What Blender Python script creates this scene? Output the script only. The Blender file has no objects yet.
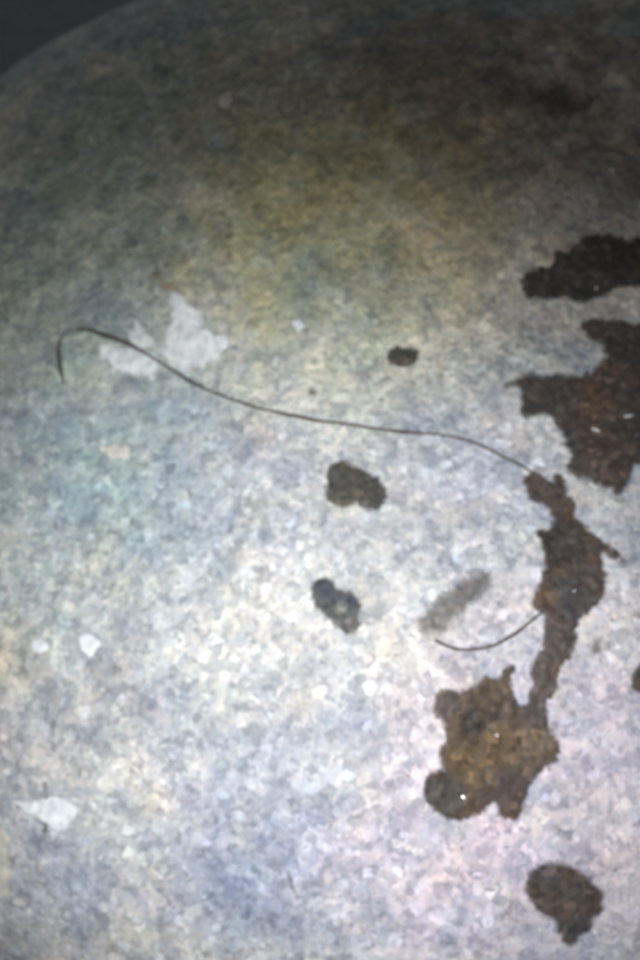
import bpy, math, random
import numpy as np
from mathutils import Vector, Matrix
from mathutils.bvhtree import BVHTree

random.seed(7)
S = bpy.context.scene
COL = S.collection

# ---------------------------------------------------------------- camera
CAM_LOC = Vector((0.0, -0.86, 1.52))
CAM_AIM = Vector((0.0, -0.155, 0.60))
SENS, LENS = 24.0, 23.0
cam_d = bpy.data.cameras.new('camera')
cam_d.sensor_fit = 'VERTICAL'
cam_d.sensor_height = SENS
cam_d.lens = LENS
cam_d.clip_start = 0.01
cam_d.clip_end = 500
cam_d.dof.use_dof = True
cam_d.dof.focus_distance = 0.66
cam_d.dof.aperture_fstop = 2.6
cam = bpy.data.objects.new('camera', cam_d)
COL.objects.link(cam)
cam.location = CAM_LOC
cam.rotation_euler = (CAM_AIM - CAM_LOC).to_track_quat('-Z', 'Y').to_euler()
S.camera = cam

# ---------------------------------------------------------------- night sky, faint added moonlight, torch beside the camera
w = bpy.data.worlds.new('World')
S.world = w
w.use_nodes = True
wn = w.node_tree.nodes
bg = wn['Background']
sky = wn.new('ShaderNodeTexSky')
sky.sky_type = 'NISHITA'
sky.sun_disc = False
sky.sun_elevation = math.radians(35)
sky.sun_rotation = math.radians(-150)
tint = wn.new('ShaderNodeMix')
tint.data_type = 'RGBA'
tint.blend_type = 'MULTIPLY'
tint.inputs[0].default_value = 1.0
tint.inputs[7].default_value = (1.30, 1.12, 0.84, 1)
w.node_tree.links.new(sky.outputs[0], tint.inputs[6])
w.node_tree.links.new(tint.outputs[2], bg.inputs[0])
bg.inputs[1].default_value = 0.036

added_moon_d = bpy.data.lights.new('added_moon', 'SUN')  # weak sun lamp added for moonlight, no such source seen
added_moon_d.energy = 0.02
added_moon_d.angle = math.radians(3)
added_moon_d.color = (1.0, 0.96, 0.88)
added_moon = bpy.data.objects.new('added_moon', added_moon_d)
COL.objects.link(added_moon)
added_moon.rotation_euler = (math.radians(50), 0, math.radians(-30))

torch_d = bpy.data.lights.new('torch', 'SPOT')
torch_d.energy = 65
torch_d.color = (0.96, 0.98, 1.0)
torch_d.spot_size = math.radians(74)
torch_d.spot_blend = 1.0
torch_d.shadow_soft_size = 0.012
torch = bpy.data.objects.new('torch', torch_d)
COL.objects.link(torch)
torch.location = (-0.04, -0.90, 1.47)
TORCH_AIM = Vector((-0.03, -0.42, 0.58))
torch.rotation_euler = (TORCH_AIM - Vector(torch.location)).to_track_quat('-Z', 'Y').to_euler()

S.view_settings.view_transform = 'Standard'
S.view_settings.look = 'None'
S.view_settings.exposure = 0.0
S.view_settings.gamma = 1.0


# ---------------------------------------------------------------- helpers
def h3(ix, iy, iz, seed):
    n = (ix.astype(np.int64) * 374761393 + iy.astype(np.int64) * 668265263
         + iz.astype(np.int64) * 2147483647 + seed * 1274126177) & 0xFFFFFFFF
    n = ((n ^ (n >> 13)) * 1274126177) & 0xFFFFFFFF
    n = ((n ^ (n >> 16)) * 2246822519) & 0xFFFFFFFF
    n = n ^ (n >> 15)
    return (n & 0xFFFFFF) / float(0xFFFFFF)


def vnoise(p, scale, seed=0):
    q = p * scale + 1000.0
    i = np.floor(q).astype(np.int64)
    f = q - i
    f = f * f * f * (f * (f * 6 - 15) + 10)
    r = 0
    for dx in (0, 1):
        wx = f[..., 0] if dx else 1 - f[..., 0]
        for dy in (0, 1):
            wy = f[..., 1] if dy else 1 - f[..., 1]
            for dz in (0, 1):
                wz = f[..., 2] if dz else 1 - f[..., 2]
                r = r + wx * wy * wz * h3(i[..., 0] + dx, i[..., 1] + dy, i[..., 2] + dz, seed)
    return r * 2 - 1


def fbm(p, scale, octs, seed=0):
    a, r, t = 1.0, 0, 0
    for k in range(octs):
        r = r + a * vnoise(p, scale * 2 ** k, seed + k * 17)
        t += a
        a *= 0.5
    return r / t


def link(name, me, mat=None, parent=None, smooth=True):
    if mat is not None:
        me.materials.append(mat)
    if smooth:
        me.polygons.foreach_set('use_smooth', [True] * len(me.polygons))
    o = bpy.data.objects.new(name, me)
    COL.objects.link(o)
    if parent is not None:
        o.parent = parent
    return o


def tag(o, label=None, cat=None, group=None, kind=None):
    if label: o['label'] = label
    if cat: o['category'] = cat
    if group: o['group'] = group
    if kind: o['kind'] = kind
    return o


def grid_mesh(name, V, wrap_u=False):
    """V: (n, m, 3) grid; wraps in the first index if asked."""
    n, m, _ = V.shape
    idx = np.arange(n * m).reshape(n, m)
    if wrap_u:
        a = idx; b = np.roll(idx, -1, 0)
    else:
        a = idx[:-1]; b = idx[1:]
    q = np.stack([a[:, :-1], b[:, :-1], b[:, 1:], a[:, 1:]], -1).reshape(-1, 4)
    me = bpy.data.meshes.new(name)
    me.vertices.add(n * m)
    me.vertices.foreach_set('co', V.astype(np.float32).ravel())
    me.loops.add(q.size)
    me.loops.foreach_set('vertex_index', q.astype(np.int32).ravel())
    me.polygons.add(len(q))
    me.polygons.foreach_set('loop_start', np.arange(0, q.size, 4, dtype=np.int32))
    me.update(calc_edges=True)
    me.validate()
    return me, q


# ---------------------------------------------------------------- boulder shape
BC = np.array([0.24, 0.10, 0.30])
BR = np.array([1.00, 0.90, 0.45])
TILT = (Matrix.Rotation(math.radians(-4), 3, 'Y') @ Matrix.Rotation(math.radians(22), 3, 'X'))
TILT = np.array([list(q) for q in TILT])


def boulder_surface(D, fine=True):
    """D unit directions -> points on the boulder"""
    e = 2.8
    A = np.abs(D / BR)
    r = (A ** e).sum(-1) ** (-1 / e)
    P = D * r[..., None]
    big = fbm(P, 1.7, 2, 5) * 0.050 + fbm(P, 6.0, 2, 9) * 0.012
    mid = fbm(P, 24.0, 3, 21) * 0.0024
    d = big + mid
    if fine:
        d = d + vnoise(P, 120.0, 41) * 0.0009 + vnoise(P, 240.0, 47) * 0.0007
    return (P + D * d[..., None]) @ TILT.T + BC


def dense_axis2(stops, counts):
    return np.concatenate([np.linspace(a, b, n, endpoint=False) for a, b, n in zip(stops[:-1], stops[1:], counts)] + [[stops[-1]]])


def dense_axis(lo, hi, dlo, dhi, nd, ns):
    """samples from lo to hi, nd of them between dlo and dhi"""
    a = np.linspace(lo, dlo, ns, endpoint=False)
    b = np.linspace(dlo, dhi, nd, endpoint=False)
    c = np.linspace(dhi, hi, ns)
    return np.concatenate([a, b, c])


# poles on the x axis; phi runs round it (0 = towards -y, 90 = up)
th = dense_axis(0.004, math.pi - 0.004, math.radians(38), math.radians(128), 800, 50)
ph = dense_axis2(np.radians([-180, 16, 166, 180]), (60, 960, 15))[:-1]
PH, TH = np.meshgrid(ph, th, indexing='ij')
D = np.stack([np.cos(TH), -np.sin(TH) * np.cos(PH), np.sin(TH) * np.sin(PH)], -1)
D[..., 0] *= -1
V = boulder_surface(D)
me, quads = grid_mesh('granite_boulder', V, wrap_u=True)
BV = V.reshape(-1, 3)
# caps at the two poles
bvh = BVHTree.FromPolygons([tuple(v) for v in BV], [tuple(int(i) for i in q) for q in quads])

CQ = cam.rotation_euler.to_matrix()


def ray(px, py):
    """direction through a point of the 640 x 960 photograph"""
    s = SENS / 960.0
    v = Vector(((px - 320) * s, (480 - py) * s, -LENS))
    return (CQ @ v).normalized()


def hit(px, py):
    loc, nor, i, d = bvh.ray_cast(CAM_LOC, ray(px, py))
    if loc is None:
        return None, None
    if nor.dot(ray(px, py)) > 0:
        nor = -nor
    return loc, nor


# ---------------------------------------------------------------- materials
class NT:
    def __init__(self, name):
        self.m = bpy.data.materials.new(name)
        self.m.use_nodes = True
        self.t = self.m.node_tree
        self.bsdf = self.t.nodes['Principled BSDF']
        self.co = self.t.nodes.new('ShaderNodeTexCoord').outputs['Object']

    def n(self, typ, **kw):
        x = self.t.nodes.new(typ)
        for k, v in kw.items():
            setattr(x, k, v)
        return x

    def l(self, a, b):
        self.t.links.new(a, b)

    def setin(self, node, key, v):
        s = node.inputs[key]
        if isinstance(v, bpy.types.NodeSocket):
            self.l(v, s)
        else:
            s.default_value = v

    def noise(self, scale, detail=3, rough=0.55, vec=None, dist=0.0, out=0):
        x = self.n('ShaderNodeTexNoise')
        self.l(vec or self.co, x.inputs['Vector'])
        x.inputs['Scale'].default_value = scale
        x.inputs['Detail'].default_value = detail
        x.inputs['Roughness'].default_value = rough
        x.inputs['Distortion'].default_value = dist
        return x.outputs[out]

    def voro(self, scale, vec=None, out='Color', feature='F1', rand=1.0):
        x = self.n('ShaderNodeTexVoronoi', feature=feature)
        self.l(vec or self.co, x.inputs['Vector'])
        x.inputs['Scale'].default_value = scale
        x.inputs['Randomness'].default_value = rand
        return x.outputs[out]

    def ramp(self, fac, stops, interp='LINEAR'):
        x = self.n('ShaderNodeValToRGB')
        cr = x.color_ramp
        cr.interpolation = interp
        while len(cr.elements) < len(stops):
            cr.elements.new(0.5)
        for e, (p, c) in zip(cr.elements, stops):
            e.position = p
            e.color = tuple(c) + (1,) if len(c) == 3 else c
        self.l(fac, x.inputs[0])
        return x.outputs[0]

    def math(self, op, a, b=0.0, c=None, clamp=False):
        x = self.n('ShaderNodeMath', operation=op, use_clamp=clamp)
        self.setin(x, 0, a)
        self.setin(x, 1, b)
        if c is not None:
            self.setin(x, 2, c)
        return x.outputs[0]

    def mix(self, fac, a, b, mode='MIX'):
        x = self.n('ShaderNodeMix', data_type='RGBA', blend_type=mode)
        self.setin(x, 0, fac)
        self.setin(x, 6, a if isinstance(a, bpy.types.NodeSocket) else tuple(a) + (1,))
        self.setin(x, 7, b if isinstance(b, bpy.types.NodeSocket) else tuple(b) + (1,))
        return x.outputs[2]

    def maprange(self, v, a, b, c=0.0, d=1.0, smooth=True):
        x = self.n('ShaderNodeMapRange', interpolation_type='SMOOTHSTEP' if smooth else 'LINEAR')
        self.l(v, x.inputs[0])
        for i, q in enumerate((a, b, c, d)):
            x.inputs[i + 1].default_value = q
        return x.outputs[0]

    def warp(self, scale, amount):
        """object coordinates pushed about by noise"""
        nz = self.noise(scale, 2, out=1)
        s = self.n('ShaderNodeVectorMath', operation='SUBTRACT')
        self.l(nz, s.inputs[0]); s.inputs[1].default_value = (0.5, 0.5, 0.5)
        m = self.n('ShaderNodeVectorMath', operation='SCALE')
        self.l(s.outputs[0], m.inputs[0]); m.inputs['Scale'].default_value = amount
        a = self.n('ShaderNodeVectorMath', operation='ADD')
        self.l(self.co, a.inputs[0]); self.l(m.outputs[0], a.inputs[1])
        return a.outputs[0]

    def bump(self, height, strength, dist, normal=None):
        b = self.n('ShaderNodeBump')
        b.inputs['Strength'].default_value = strength
        b.inputs['Distance'].default_value = dist
        self.l(height, b.inputs['Height'])
        if normal:
            self.l(normal, b.inputs['Normal'])
        return b.outputs[0]

    def region(self, centre, radius, vec, soft=1.0):
        """soft ball of a local mineral or algae tint, or of painted shade, round a point on the rock"""
        d = self.n('ShaderNodeVectorMath', operation='DISTANCE')
        self.l(vec, d.inputs[0])
        d.inputs[1].default_value = centre
        return self.maprange(d.outputs['Value'], radius * (1 + soft * .5), radius * (1 - soft * .5))


def granite_material():
    T = NT('granite')
    wv = T.warp(80, 0.007)
    wv2 = T.warp(9, 0.10)
    grain = T.voro(92, wv)                       # crystals of about 9 mm
    sep = T.n('ShaderNodeSeparateColor')
    T.l(grain, sep.inputs[0])
    g1 = T.ramp(sep.outputs[0], [(0.0, (.10, .11, .14)), (0.18, (.19, .205, .24)), (0.40, (.34, .355, .38)),
                        (0.62, (.45, .455, .46)), (0.82, (.56, .55, .53)), (0.93, (.66, .66, .65)), (1.0, (.80, .81, .82))])
    hue = T.ramp(sep.outputs[1], [(0.0, (.90, .97, 1.10)), (0.30, (1, 1, 1)), (0.58, (1.03, 1.01, .93)),
                                  (0.80, (1.09, .97, .93)), (1.0, (.93, .98, 1.07))])
    c = T.mix(1.0, g1, hue, 'MULTIPLY')
    g2 = T.voro(185, T.warp(130, 0.005))          # smaller ones between them
    sep2 = T.n('ShaderNodeSeparateColor')
    T.l(g2, sep2.inputs[0])
    c2 = T.ramp(sep2.outputs[0], [(0, (.10, .105, .12)), (.25, (.27, .28, .30)), (.55, (.43, .43, .43)), (.85, (.60, .59, .57)), (1, (.84, .84, .84))])
    c = T.mix(T.maprange(T.noise(70, 2), .42, .62, .12, .75), c, c2)
    fine = T.voro(360, T.warp(200, 0.003))
    c = T.mix(0.12, c, T.ramp(fine, [(0, (.12, .12, .14)), (.4, (.36, .36, .37)), (1, (.85, .84, .82))]))
    base = T.mix(0.34, c, (.485, .505, .53))
    # clumps a few centimetres wide
    cl = T.noise(26, 4, .6)
    base = T.mix(1.0, base, T.ramp(cl, [(.30, (.72, .75, .80)), (.5, (1, 1, 1)), (.70, (1.24, 1.22, 1.18))]), 'MULTIPLY')
    cl2 = T.noise(7, 3, .6)
    base = T.mix(1.0, base, T.ramp(cl2, [(.34, (.80, .85, .92)), (.5, (1, 1, 1)), (.66, (1.18, 1.15, 1.10))]), 'MULTIPLY')
    # hue drifts over a few centimetres
    sh = T.n('ShaderNodeSeparateColor')
    T.l(T.noise(16, 4, .65, out=1), sh.inputs[0])
    base = T.mix(1.0, base, T.ramp(sh.outputs[0], [(.34, (.96, 1.0, 1.02)), (.5, (1, 1, 1)), (.66, (1.05, 1.0, .93))]), 'MULTIPLY')
    base = T.mix(1.0, base, T.ramp(sh.outputs[1], [(.34, (1.02, .99, 1.015)), (.5, (1, 1, 1)), (.66, (.985, 1.01, .985))]), 'MULTIPLY')
    # local mineral and algae tints, plus painted shade top right, anchored on the rock
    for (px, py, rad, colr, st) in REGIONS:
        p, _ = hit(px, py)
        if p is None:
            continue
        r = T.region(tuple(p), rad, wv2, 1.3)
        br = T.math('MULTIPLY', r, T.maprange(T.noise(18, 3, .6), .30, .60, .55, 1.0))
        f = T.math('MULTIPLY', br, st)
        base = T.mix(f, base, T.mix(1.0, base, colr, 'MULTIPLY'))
    # dark mica specks
    sp = T.voro(230, None, 'Distance')
    spm = T.maprange(sp, .16, .26, 1.0, 0.0)
    gate = T.maprange(T.noise(60, 2), .52, .60)
    base = T.mix(T.math('MULTIPLY', T.math('MULTIPLY', spm, gate), .55), base, (.075, .075, .08))
    T.l(base, T.bsdf.inputs['Base Color'])
    T.l(T.ramp(grain, [(0, (.40,) * 3), (.25, (.62,) * 3), (.75, (.62,) * 3), (1, (.26,) * 3)]), T.bsdf.inputs['Roughness'])
    T.bsdf.inputs['Specular IOR Level'].default_value = 0.35
    h = T.math('ADD', T.math('MULTIPLY', grain, .5), T.noise(320, 3))
    T.l(T.bump(h, .55, .0012), T.bsdf.inputs['Normal'])
    return T.m


REGIONS = [
    # px, py on the photograph, radius in metres, multiplier, strength
    (355, 245, 0.20, (1.15, 1.09, .76), .9),
    (330, 130, 0.24, (.92, .89, .74), .8),     # olive film over the crown
    (560, 150, 0.26, (.66, .61, .56), .9),  # upper right darkened in colour, standing in for the shade there
    (130, 180, 0.28, (.78, .81, .69), .9),
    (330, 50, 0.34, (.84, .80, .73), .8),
    (620, 20, 0.40, (.66, .61, .55), .9),  # shade of the far top right corner painted in as well
    (40, 270, 0.16, (.82, .92, .84), .8),
    (50, 500, 0.17, (.82, .95, .92), .7),
    (120, 420, 0.13, (.90, 1.02, 1.03), .7),
    (330, 330, 0.12, (.84, .93, .98), .5),
    (215, 590, 0.10, (1.08, 1.10, 1.09), .85),
    (390, 690, 0.08, (1.10, 1.04, 1.0), .8),
    (250, 835, 0.095, (.74, .80, 1.0), .9),
    (60, 880, 0.09, (.84, .89, 1.04), .8),
    (400, 900, 0.11, (1.20, 1.10, 1.19), .85),
    (580, 800, 0.20, (1.05, .93, 1.05), .9),
    (470, 480, 0.10, (.96, .95, 1.06), .6),
    (10, 650, 0.05, (1.0, .92, .74), .7),
]

mat_granite = granite_material()
me.materials.append(mat_granite)
me.polygons.foreach_set('use_smooth', [True] * len(me.polygons))
boulder = bpy.data.objects.new('granite_boulder', me)
COL.objects.link(boulder)
tag(boulder, 'large rounded pale grey granite boulder lit by a torch at night', 'boulder')


def film_material(name, dark, mid, warm, opac, rough=.50, spec=.18, scale=30, zones=()):
    """a thin liquid film: 'film' attribute is its thickness, thin edges let the rock show"""
    T = NT(name)
    n1 = T.noise(scale, 5, .65, out=0)
    geo = T.n('ShaderNodeNewGeometry').outputs['Position']
    c = T.ramp(n1, [(.34, dark), (.50, mid), (.66, warm)])
    for (px, py, rad, k) in zones:
        p, _ = hit(px, py)
        d = T.n('ShaderNodeVectorMath', operation='DISTANCE')
        T.l(geo, d.inputs[0]); d.inputs[1].default_value = tuple(p)
        v = T.math('ADD', d.outputs['Value'], T.math('MULTIPLY', T.math('SUBTRACT', T.noise(40, 3), .5), rad * 1.3))
        f = T.maprange(v, rad * 1.25, rad * .6)
        c = T.mix(T.math('MULTIPLY', f, .66), c, k)
    grain = T.voro(150, T.warp(90, .006))
    sp = T.n('ShaderNodeSeparateColor'); T.l(grain, sp.inputs[0])
    c = T.mix(.75, c, T.mix(1.0, c, T.ramp(sp.outputs[0], [(0, (.52,) * 3), (.5, (.92,) * 3), (.85, (1.35, 1.3, 1.2)), (1, (2.2, 2.1, 2.0))]), 'MULTIPLY'))
    T.l(c, T.bsdf.inputs['Base Color'])
    T.bsdf.inputs['Roughness'].default_value = rough
    T.bsdf.inputs['Specular IOR Level'].default_value = spec
    h = T.math('ADD', T.noise(260, 3), T.math('MULTIPLY', T.noise(90, 2), .8))
    T.l(T.bump(h, .22, .0006), T.bsdf.inputs['Normal'])
    at = T.n('ShaderNodeAttribute', attribute_name='film')
    a = T.math('ADD', at.outputs['Fac'], T.math('MULTIPLY', T.math('SUBTRACT', T.noise(120, 3), .5), .7))
    f = T.maprange(a, .05, .75, 0.0, opac)
    tr = T.n('ShaderNodeBsdfTransparent')
    mx = T.n('ShaderNodeMixShader')
    T.l(f, mx.inputs[0]); T.l(tr.outputs[0], mx.inputs[1]); T.l(T.bsdf.outputs[0], mx.inputs[2])
    T.l(mx.outputs[0], T.t.nodes['Material Output'].inputs['Surface'])
    return T.m


# ---------------------------------------------------------------- conforming patches
def smooth_poly(pts, per=6, jit=1.2, seed=1):
    """closed Catmull-Rom through pts, with a ragged edge"""
    rnd = random.Random(seed)
    n = len(pts)
    out = []
    for i in range(n):
        p0, p1, p2, p3 = (np.array(pts[(i + k - 1) % n], float) for k in range(4))
        for s in range(per):
            t = s / per
            q = .5 * ((2 * p1) + (-p0 + p2) * t + (2 * p0 - 5 * p1 + 4 * p2 - p3) * t * t + (-p0 + 3 * p1 - 3 * p2 + p3) * t ** 3)
            out.append(q + np.array([rnd.uniform(-jit, jit), rnd.uniform(-jit, jit)]))
    return np.array(out)


def sdist(P, poly):
    """signed distance (inside positive) of points P (k,2) to polygon"""
    a = poly; b = np.roll(poly, -1, 0)
    best = np.full(len(P), 1e9)
    inside = np.zeros(len(P), bool)
    for (x0, y0), (x1, y1) in zip(a, b):
        ex, ey = x1 - x0, y1 - y0
        L = ex * ex + ey * ey + 1e-9
        t = np.clip(((P[:, 0] - x0) * ex + (P[:, 1] - y0) * ey) / L, 0, 1)
        d = np.hypot(P[:, 0] - x0 - t * ex, P[:, 1] - y0 - t * ey)
        best = np.minimum(best, d)
        c = ((y0 > P[:, 1]) != (y1 > P[:, 1]))
        if abs(y1 - y0) > 1e-9:
            inside ^= c & (P[:, 0] < (x1 - x0) * (P[:, 1] - y0) / (y1 - y0) + x0)
    return np.where(inside, best, -best)


def patch(name, outline, mat, thick=0.0012, edge=6.0, step=1.3, jit=1.2, seed=1, parent=None, label=None,
          cat=None, group=None, holes=(), margin=2.5, rag=1.0, level=5, sharp=False):
    """a closed thin skin lying on the boulder inside an outline"""
    poly = np.array(outline, float) if sharp else smooth_poly(outline, jit=jit, seed=seed)
    hs = [smooth_poly(h, jit=jit * .6, seed=seed + 3) for h in holes]
    x0, y0 = poly.min(0) - 4; x1, y1 = poly.max(0) + 4
    xs = np.arange(x0, x1, step); ys = np.arange(y0, y1, step)
    X, Y = np.meshgrid(xs, ys)
    F = np.stack([X.ravel(), Y.ravel()], -1)
    d = sdist(F, poly)
    for h in hs:
        d = np.minimum(d, -sdist(F, h))
    Q = np.stack([F[:, 0], F[:, 1], np.full(len(F), seed * 37.0)], -1)
    d = d + rag * (vnoise(Q, 1 / 9.0, 5) * 2.2 + vnoise(Q, 1 / 4.5, 6) * 1.2)
    keep = (d > -margin).reshape(X.shape)
    dd = d.reshape(X.shape)
    top, bot, film, idx = [], [], [], {}
    for j in range(X.shape[0]):
        for i in range(X.shape[1]):
            if not keep[j, i]:
                continue
            p, nrm = hit(X[j, i], Y[j, i])
            if p is None:
                continue
            t = max(0.0, min(1.0, (dd[j, i] + margin) / edge))
            hgt = .0003 + thick * (1 - (1 - t) ** 2)
            idx[(j, i)] = len(top)
            top.append(p + nrm * hgt)
            bot.append(p - nrm * .0012)
            film.append(t)
    if not top:
        return None
    n = len(top)
    if level:
        A = np.array([tuple(v) for v in top])
        nb = np.full((n, 4), -1)
        for (j, i), k in idx.items():
            for q, key in enumerate(((j - 1, i), (j + 1, i), (j, i - 1), (j, i + 1))):
                nb[k, q] = idx.get(key, -1)
        inner = (nb >= 0).all(1)
        for _ in range(level):
            M = A[nb[inner]].mean(1)
            A[inner] = A[inner] * .4 + M * .6
        top = [Vector(v) for v in A]
    faces, edges = [], {}
    for (j, i) in idx:
        k = [(j, i), (j, i + 1), (j + 1, i + 1), (j + 1, i)]
        if all(q in idx for q in k):
            a, b, c, e = (idx[q] for q in k)
            faces.append((a, e, c, b))
            for u, v in ((a, e), (e, c), (c, b), (b, a)):
                edges[(u, v)] = 1
    tops = list(faces)
    for a, e, c, b in tops:
        faces.append((a + n, b + n, c + n, e + n))
    for (u, v) in edges:
        if (v, u) not in edges:
            faces.append((v, u, u + n, v + n))
    me = bpy.data.meshes.new(name)
    org = Vector((0, 0, 0))
    for v in top:
        org += v
    org /= n
    me.from_pydata([tuple(v - org) for v in top + bot], [], faces)
    at = me.attributes.new('film', 'FLOAT', 'POINT')
    at.data.foreach_set('value', film + film)
    me.update()
    o = link(name, me, mat, parent)
    o.location = org
    if label:
        tag(o, label, cat, group)
    return o


SLATE, PURP, RUST, OCHRE, BLACK = (.050, .056, .066), (.070, .056, .056), (.112, .066, .044), (.128, .086, .044), (.030, .030, .032)
mat_dark = film_material('dark_wet_film', (.034, .034, .035), (.046, .044, .042), (.064, .056, .047), .94)
mat_brown = film_material('brown_wet_film', (.046, .037, .032), (.084, .060, .042), (.108, .074, .044), .92, zones=[
    (545, 495, .030, PURP), (560, 545, .036, BLACK), (575, 600, .030, SLATE), (543, 605, .022, RUST), (580, 575, .020, PURP), (612, 552, .024, PURP), (560, 640, .034, PURP), (545, 690, .026, PURP),
    (468, 765, .026, OCHRE), (500, 745, .024, OCHRE), (490, 700, .020, (.085, .066, .046)), (448, 795, .024, (.062, .060, .056)), (515, 790, .026, PURP), (447, 705, .016, PURP),
    (535, 745, .022, (.105, .072, .044)), (536, 715, .016, PURP)])
mat_trail = film_material('trail_wet_film', (.050, .045, .046), (.074, .060, .052), (.098, .070, .052), .92, zones=[
    (590, 400, .030, (.105, .066, .046)), (605, 450, .030, (.088, .062, .052)), (560, 395, .028, (.055, .052, .050)), (620, 345, .03, (.050, .048, .046)),
    (550, 875, .016, (.070, .064, .072)), (575, 898, .012, (.095, .078, .066)), (572, 928, .014, (.058, .056, .064))])
mat_olive = film_material('olive_wet_film', (.050, .050, .054), (.074, .070, .060), (.10, .088, .060), .92, zones=[(372, 498, .012, (.060, .056, .056)), (334, 478, .012, (.058, .062, .070))])
mat_slate = film_material('slate_wet_film', (.040, .050, .066), (.060, .068, .082), (.12, .115, .10), .90, zones=[(342, 607, .007, (.22, .24, .20)), (325, 590, .014, (.035, .046, .062)), (352, 624, .010, (.14, .12, .11))])
mat_faint = film_material('faint_damp_film', (.090, .086, .082), (.13, .12, .11), (.17, .15, .13), .62)
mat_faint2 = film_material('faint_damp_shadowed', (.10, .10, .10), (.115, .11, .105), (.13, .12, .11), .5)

G = 'dark wet stains spilled over the boulder'
patch('wet_stain', [(521, 284), (527, 270), (537, 268), (549, 266), (555, 254), (570, 246), (585, 236), (604, 234), (625, 238),
                    (648, 240), (662, 262), (648, 283), (627, 288), (612, 290), (600, 297), (582, 303), (562, 299), (545, 300), (528, 298)],
      mat_dark, seed=2, edge=10, cat='stain', group=G,
      label='almost black wet stain nearest the shaded top, on the right edge of the boulder')
patch('wet_stain', [(506, 387), (513, 378), (530, 373), (556, 374), (578, 374), (592, 370), (600, 360), (604, 352), (597, 342), (584, 336), (579, 324), (592, 318),
                    (610, 320), (630, 322), (665, 325), (675, 400), (668, 455), (642, 463), (634, 469), (626, 489), (618, 497), (606, 488), (592, 483), (578, 478),
                    (567, 469), (568, 454), (559, 446), (563, 437), (555, 427), (547, 416), (539, 419), (522, 416), (520, 402), (521, 388)],
      mat_trail, seed=3, edge=10, cat='stain', group=G,
      label='largest dark brown wet stain with jagged left edge, at the right side of the boulder')
patch('wet_stain', [(523, 480), (528, 472), (540, 474), (551, 482), (556, 473), (563, 478), (568, 490), (576, 505), (577, 517), (588, 528),
                    (600, 539), (613, 546), (623, 554), (626, 564), (614, 560), (603, 555), (606, 568), (607, 585), (600, 602), (588, 615), (580, 622),
                    (576, 640), (570, 658), (560, 668), (557, 690), (548, 702), (548, 716), (553, 730), (560, 745), (558, 764), (546, 766), (534, 782),
                    (528, 796), (524, 812), (510, 820), (496, 814), (494, 803), (482, 812), (464, 820), (444, 817), (430, 806), (424, 785),
                    (430, 772), (444, 768), (440, 750), (446, 738), (444, 724), (434, 712), (436, 694), (448, 688), (460, 692), (474, 684), (484, 676), (498, 678),
                    (506, 666), (514, 668), (512, 682), (518, 700), (526, 700), (532, 680), (532, 664), (540, 650), (544, 630),
                    (545, 615), (534, 608), (532, 596), (540, 582), (544, 560), (540, 540), (536, 532), (548, 528), (552, 518), (544, 508), (530, 502)],
      mat_brown, seed=4, edge=9, cat='stain', group=G,
      label='long brown wet trail running down into a lobed rusty puddle')
patch('wet_stain', [(326, 475), (332, 464), (342, 461), (356, 464), (368, 472), (378, 480), (386, 488), (384, 500), (382, 508), (372, 512), (364, 508), (357, 503),
                    (346, 508), (334, 506), (326, 498)],
      mat_olive, seed=5, edge=8, cat='stain', group=G,
      label='olive grey wet stain under the middle of the thin stem')
patch('wet_stain', [(311, 586), (318, 578), (329, 577), (338, 588), (352, 592), (361, 604), (359, 618), (358, 630), (350, 635), (338, 629), (326, 618), (314, 604)],
      mat_slate, seed=6, edge=9, rag=.5, cat='stain', group=G,
      label='oval slate grey wet stain with a paler centre, left of the brownish smudge')
patch('wet_stain', [(525, 884), (531, 870), (544, 862), (562, 862), (580, 868), (592, 880), (604, 888), (606, 900), (600, 914), (594, 922),
                    (586, 934), (572, 946), (562, 940), (558, 928), (552, 920), (536, 912), (527, 900)],
      mat_trail, seed=7, edge=12, cat='stain', group=G,
      label='round dark wet stain with a pointed tail, lowest of the stains on the boulder')
patch('wet_stain', [(388, 354), (396, 348), (408, 349), (417, 354), (416, 362), (406, 367), (394, 365)],
      mat_olive, seed=8, edge=6, jit=.6, cat='stain', group=G,
      label='small dark oval wet spot above the thin stem')
patch('wet_stain', [(307, 390), (313, 387), (319, 391), (317, 397), (309, 397)],
      mat_faint, seed=9, edge=7, jit=.5, step=1.2, rag=.3, margin=1, cat='stain', group=G,
      label='tiny faint wet spot just above the thin stem')
patch('wet_stain', [(418, 616), (430, 602), (446, 588), (460, 577), (478, 567), (493, 572), (492, 592), (478, 606), (464, 618), (448, 632), (430, 640), (418, 632)],
      mat_faint, seed=10, edge=24, margin=4, rag=1.6, cat='stain', group=G,
      label='faint grey slanting smudge just above the short curved stem')
patch('wet_stain', [(632, 680), (636, 670), (646, 666), (656, 680), (646, 694), (635, 692)],
      mat_trail, seed=11, edge=6, cat='stain', group=G,
      label='small dark wet spot cut by the right edge of the photo')
patch('wet_stain', [(588, 646), (594, 637), (603, 640), (606, 650), (598, 658), (589, 655)],
      mat_faint, seed=12, edge=18, rag=1.2, cat='stain', group=G,
      label='pale grey damp spot right of the long wet trail')
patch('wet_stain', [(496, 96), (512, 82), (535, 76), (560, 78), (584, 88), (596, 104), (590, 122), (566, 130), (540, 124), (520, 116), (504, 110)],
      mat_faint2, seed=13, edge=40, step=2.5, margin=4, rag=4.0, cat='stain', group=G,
      label='faint dark damp mark high on the shaded crown of the boulder')


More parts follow.
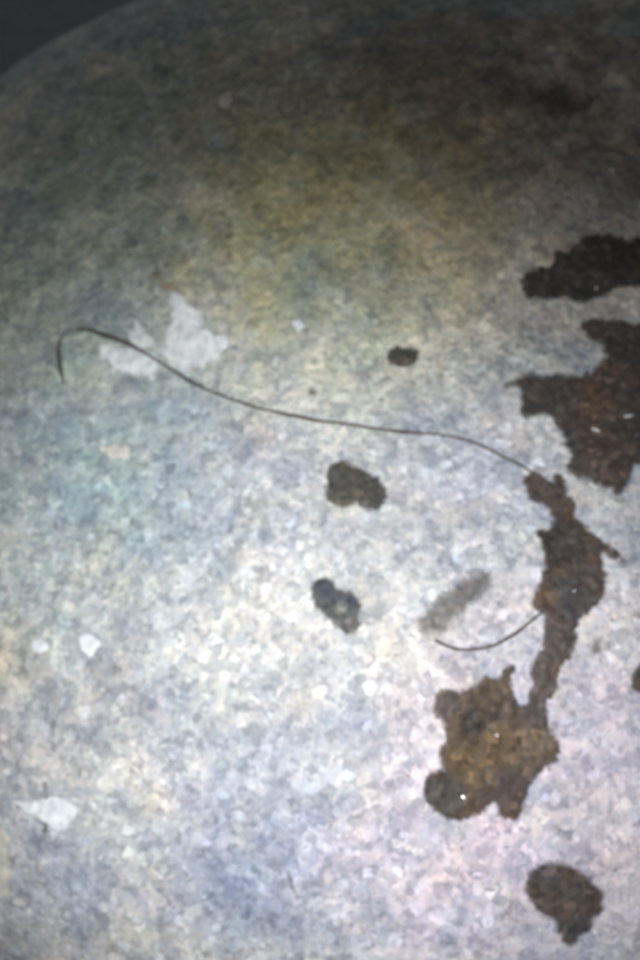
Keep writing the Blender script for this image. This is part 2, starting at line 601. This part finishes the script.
# ---------------------------------------------------------------- pale mineral crusts of the boulder
def crust_material(name, col, col2):
    T = NT(name)
    c = T.ramp(T.noise(45, 6, .7), [(.36, col2), (.60, col)])
    c = T.mix(.6, c, T.mix(1.0, c, T.ramp(T.voro(130), [(0, (.6, .62, .66)), (.5, (1, 1, 1)), (1, (1.2, 1.2, 1.15))]), 'MULTIPLY'))
    T.l(c, T.bsdf.inputs['Base Color'])
    T.bsdf.inputs['Roughness'].default_value = .75
    T.l(T.bump(T.noise(240, 3), .4, .0008), T.bsdf.inputs['Normal'])
    at = T.n('ShaderNodeAttribute', attribute_name='film')
    a = T.math('ADD', at.outputs['Fac'], T.math('MULTIPLY', T.math('SUBTRACT', T.noise(55, 6, .7), .5), 2.0))
    f = T.maprange(a, .10, .80, 0.0, .86)
    tr = T.n('ShaderNodeBsdfTransparent')
    mx = T.n('ShaderNodeMixShader')
    T.l(f, mx.inputs[0]); T.l(tr.outputs[0], mx.inputs[1]); T.l(T.bsdf.outputs[0], mx.inputs[2])
    T.l(mx.outputs[0], T.t.nodes['Material Output'].inputs['Surface'])
    return T.m


mat_pale = crust_material('pale_crust', (.80, .83, .85), (.62, .65, .66))
mat_cream = crust_material('cream_crust', (.74, .71, .63), (.56, .54, .50))
mat_white = crust_material('white_crust', (.90, .93, .96), (.74, .78, .83))
mat_bright = crust_material('chalky_crust', (.88, .91, .93), (.66, .69, .70))
mat_ochre = crust_material('ochre_crust', (.42, .30, .17), (.30, .24, .15))
CR = [
    ([(170, 290), (179, 292), (187, 301), (198, 312), (204, 327), (213, 338), (223, 347), (219, 356), (206, 362), (204, 368), (190, 368), (184, 373), (170, 368), (162, 362),
      (160, 350), (166, 344), (168, 330), (173, 322), (170, 308)], mat_bright, 11),
    ([(97, 344), (112, 346), (124, 350), (142, 352), (156, 358), (163, 366), (158, 374), (152, 381), (138, 378), (124, 372), (112, 368), (103, 358)], mat_bright, 11),
    ([(102, 448), (114, 442), (128, 448), (127, 458), (112, 460)], mat_cream, 5),
    ([(14, 802), (40, 798), (72, 798), (77, 812), (66, 830), (52, 838), (44, 822), (26, 816)], mat_white, 8),
    ([(-12, 832), (4, 828), (12, 850), (12, 890), (2, 904), (-14, 900)], mat_cream, 8),
    ([(78, 638), (90, 634), (100, 640), (92, 656), (84, 654)], mat_white, 6),
    ([(362, 686), (368, 680), (378, 684), (377, 694), (367, 696)], mat_white, 5),
    ([(222, 94), (232, 90), (236, 98), (228, 108), (218, 104)], mat_cream, 8),
    ([(90, 66), (106, 62), (116, 68), (100, 74)], mat_cream, 8),
    ([(30, 640), (44, 636), (48, 648), (36, 654)], mat_white, 8),
    ([(216, 338), (226, 336), (226, 348), (219, 348)], mat_white, 4),
    ([(292, 322), (300, 318), (304, 326), (298, 332)], mat_white, 5),
    ([(150, 270), (162, 276), (182, 290), (190, 300), (180, 297), (164, 286)], mat_ochre, 9),
    ([(128, 340), (136, 322), (148, 332), (152, 346), (142, 350)], mat_pale, 6),
    ([(540, 676), (550, 680), (560, 690), (556, 700), (546, 694)], mat_cream, 10),
]
for k, (ol, m, e) in enumerate(CR):
    patch('mineral_crust', ol, m, margin=4.5 if m is mat_bright else 2.5, thick=.0005, edge=e, rag=min(1.8, .7 + e * .12), level=0, sharp=True, jit=1.0, seed=40 + k, parent=boulder, step=2.0)


for k, ol in enumerate([[(286, 872), (290, 871), (294, 884), (300, 897), (296, 899), (289, 886)],
                        [(43, 786), (47, 783), (49, 800), (46, 836), (43, 836), (45, 802)],
                        ]):
    patch('dark_vein', ol, mat_faint, thick=.0004, edge=8, rag=.7, jit=.5, seed=70 + k, parent=boulder, step=1.2, margin=1.5, level=0)


# ---------------------------------------------------------------- thin stems
def stem_material():
    T = NT('dry_stem')
    c = T.ramp(T.noise(60, 3), [(.35, (.055, .046, .042)), (.65, (.10, .080, .062))])
    T.l(c, T.bsdf.inputs['Base Color'])
    T.bsdf.inputs['Roughness'].default_value = .6
    T.l(T.bump(T.noise(400, 2), .4, .0005), T.bsdf.inputs['Normal'])
    return T.m


mat_stem = stem_material()


def stem(name, pts, parent=None, sides=7, lift=.0010):
    """pts: px, py, radius in mm; a tapered tube lying on the rock"""
    P = [np.array(p, float) for p in pts]
    C = []
    for i in range(len(P) - 1):
        p0 = P[max(i - 1, 0)]; p1 = P[i]; p2 = P[i + 1]; p3 = P[min(i + 2, len(P) - 1)]
        k = max(2, int(np.hypot(*(p2 - p1)[:2]) / 4))
        for s in range(k):
            t = s / k
            C.append(.5 * ((2 * p1) + (-p0 + p2) * t + (2 * p0 - 5 * p1 + 4 * p2 - p3) * t * t + (-p0 + 3 * p1 - 3 * p2 + p3) * t ** 3))
    C.append(P[-1])
    pts3, nr, rad = [], [], []
    rnd = random.Random(len(C))
    for q in C:
        p, n = hit(q[0] + rnd.uniform(-.5, .5), q[1] + rnd.uniform(-.7, .7))
        if p is None:
            continue
        r = q[2] * .00142 * (1 + .22 * math.sin(len(rad) * .37 + 1) * math.sin(len(rad) * .11)) * rnd.uniform(.85, 1.15)
        pts3.append(p + n * (r * .7 + lift)); nr.append(n); rad.append(r)
    # even out the bumps of the rock: a stem is stiff
    A = np.array([tuple(p) for p in pts3])
    for _ in range(3):
        A[1:-1] = (A[:-2] + A[1:-1] * 2 + A[2:]) / 4
    verts, faces = [], []
    m = len(A)
    for i in range(m):
        tng = Vector(A[min(i + 1, m - 1)] - A[max(i - 1, 0)]).normalized()
        u = nr[i].cross(tng).normalized()
        v = tng.cross(u)
        for s in range(sides):
            a = 2 * math.pi * s / sides
            verts.append(tuple(Vector(A[i]) + (u * math.cos(a) + v * math.sin(a)) * rad[i]))
    for i in range(m - 1):
        for s in range(sides):
            s2 = (s + 1) % sides
            faces.append((i * sides + s, i * sides + s2, (i + 1) * sides + s2, (i + 1) * sides + s))
    faces.append(tuple(range(sides - 1, -1, -1)))
    faces.append(tuple((m - 1) * sides + s for s in range(sides)))
    org = np.array(verts).mean(0)
    me = bpy.data.meshes.new(name)
    me.from_pydata([tuple(np.array(v) - org) for v in verts], [], faces)
    me.update()
    o = link(name, me, mat_stem, parent)
    o.location = org
    return o


s1 = stem('thin_stem', [(64, 384, .9), (61, 368, 1.7), (59, 352, 1.7), (60, 340, 1.1), (66, 332, .4), (76, 329, .5), (92, 332, 1.7), (110, 338, 2.2), (128, 344, 2.1),
                        (142, 352, 1.4), (158, 362, 1.3), (176, 373, 1.25), (194, 384, 1.25), (214, 393, 1.2), (240, 403, 1.2), (268, 411, 1.25),
                        (296, 417, 1.35), (322, 422, 1.6), (350, 425, 1.3), (380, 430, 1.3), (410, 433, 1.2), (440, 435, 1.1), (464, 440, 1.05), (488, 449, 1.0),
                        (510, 460, 1.1), (528, 470, 1.2), (542, 480, 1.2), (552, 490, 1.0)])
tag(s1, 'long thin dark stem curving from a hooked end down to the wet trail', 'stem', 'thin dry stems on the boulder')
s2 = stem('thin_stem', [(435, 641, 1.0), (441, 644, 1.3), (450, 648, 1.2), (462, 650, 1.2), (478, 649, 1.3), (494, 645, 1.3), (508, 638, 1.3), (522, 629, 1.3), (534, 619, 1.2), (542, 612, 1.0)])
tag(s2, 'short curved dark stem left of the wet trail, above the rusty puddle', 'stem', 'thin dry stems on the boulder')

# ---------------------------------------------------------------- quartz chips that glint in the torch
def quartz_material():
    T = NT('quartz')
    c = T.ramp(T.noise(300, 2), [(.3, (.72, .73, .76)), (.7, (.88, .88, .86))])
    T.l(c, T.bsdf.inputs['Base Color'])
    T.bsdf.inputs['Roughness'].default_value = .22
    T.bsdf.inputs['Specular IOR Level'].default_value = .8
    return T.m


mat_quartz = quartz_material()


def chip(px, py, a, b, ang, h=.0016, mat=None, name='quartz_crystal'):
    """small faceted quartz crystal set in the rock, long radius a, short radius b (mm)"""
    p, n = hit(px, py)
    if p is None:
        return
    half = ((CAM_LOC - p).normalized() + (Vector(torch.location) - p).normalized()).normalized()
    up = (n * .35 + half * .65).normalized()
    rt = up.cross(Vector((0, 1, 0))).normalized()
    fw = up.cross(rt)
    rnd = random.Random(int(px * 31 + py))
    ca, sa = math.cos(ang), math.sin(ang)
    verts, k = [], 7
    for lev, (sc, hh) in enumerate(((1.15, -.002), (1.0, h * .55), (.62, h))):
        for s in range(k):
            t = 2 * math.pi * s / k + .2
            r = rnd.uniform(.8, 1.15) * sc * .001
            x, y = math.cos(t) * a * r, math.sin(t) * b * r
            q = rt * (x * ca - y * sa) + fw * (x * sa + y * ca) + up * (hh + .0008)
            verts.append(tuple(q))
    faces = []
    for L in range(2):
        for s in range(k):
            s2 = (s + 1) % k
            faces.append((L * k + s, L * k + s2, (L + 1) * k + s2, (L + 1) * k + s))
    faces.append(tuple(2 * k + s for s in range(k)))
    faces.append(tuple(s for s in range(k - 1, -1, -1)))
    me = bpy.data.meshes.new(name)
    me.from_pydata(verts, [], faces)
    o = link(name, me, mat or mat_quartz, boulder, smooth=False)
    o.location = p
    return o


for c in [(497, 735, 2.4, 1.2, -.7), (463, 797, 2.6, 1.1, -.8), (595, 430, 6.5, 1.4, -.45), (626, 417, 10.0, 1.3, .05),
          (574, 591, 1.8, 1.1, 0.4), (540, 930, 1.8, 1.2, .3),
          (596, 288, 1.6, 1.2, 0), (429, 955, 2, 1.6, 0), (381, 955, 2, 1.4, 0),
          (374, 454, 2.4, 2, 0), (632, 302, 2, 1.4, 0), (612, 170, 2, 1.6, 0), (368, 688, 4.5, 4, 0)]:
    chip(*c)

mica = NT('dark_mica')
mica.l(mica.ramp(mica.noise(200, 2), [(.3, (.16, .14, .13)), (.7, (.26, .22, .19))]), mica.bsdf.inputs['Base Color'])
mica.bsdf.inputs['Roughness'].default_value = .6
for c in [(462, 848, 1.6, 2.4, 0), (593, 768, 1.8, 2.4, 0), (549, 769, 1.8, 2.4, .4), (512, 552, 2, 1.5, 0), (396, 655, 2, 1.6, 0),
          (420, 560, 2.2, 1.6, .5), (250, 520, 1.6, 1.6, 0), (180, 640, 1.6, 2.2, 0), (334, 760, 2, 1.5, 0), (612, 620, 2.2, 1.8, 0), (488, 520, 1.8, 1.5, 0),
          (300, 640, 1.8, 1.5, .3), (140, 560, 1.6, 1.8, 0), (560, 830, 1.5, 1.8, 0), (408, 776, 1.6, 1.6, 0), (615, 870, 2.2, 1.8, 0), (380, 400, 1.8, 1.6, 0)]:
    chip(*c, h=.0006, mat=mica.m, name='mica_flake')

# ---------------------------------------------------------------- ground round the boulder
def soil_material():
    T = NT('dark_soil')
    c = T.ramp(T.noise(14, 6, .65), [(.3, (.19, .195, .20)), (.6, (.23, .232, .235)), (.8, (.26, .255, .25))])
    T.l(c, T.bsdf.inputs['Base Color'])
    T.bsdf.inputs['Roughness'].default_value = .95
    T.l(T.bump(T.noise(60, 5, .7), .6, .01), T.bsdf.inputs['Normal'])
    return T.m


ax = np.concatenate([-np.geomspace(120, 2.2, 14), np.linspace(-2, 2, 160), np.geomspace(2.2, 120, 14)])
GX, GY = np.meshgrid(ax, ax, indexing='ij')
GP = np.stack([GX, GY, np.zeros_like(GX)], -1)
GP[..., 2] = fbm(GP, 1.1, 3, 77) * .03 + fbm(GP, 12, 3, 91) * .008
gm, _ = grid_mesh('ground', GP)
ground = link('ground', gm, soil_material())
tag(ground, kind='structure')
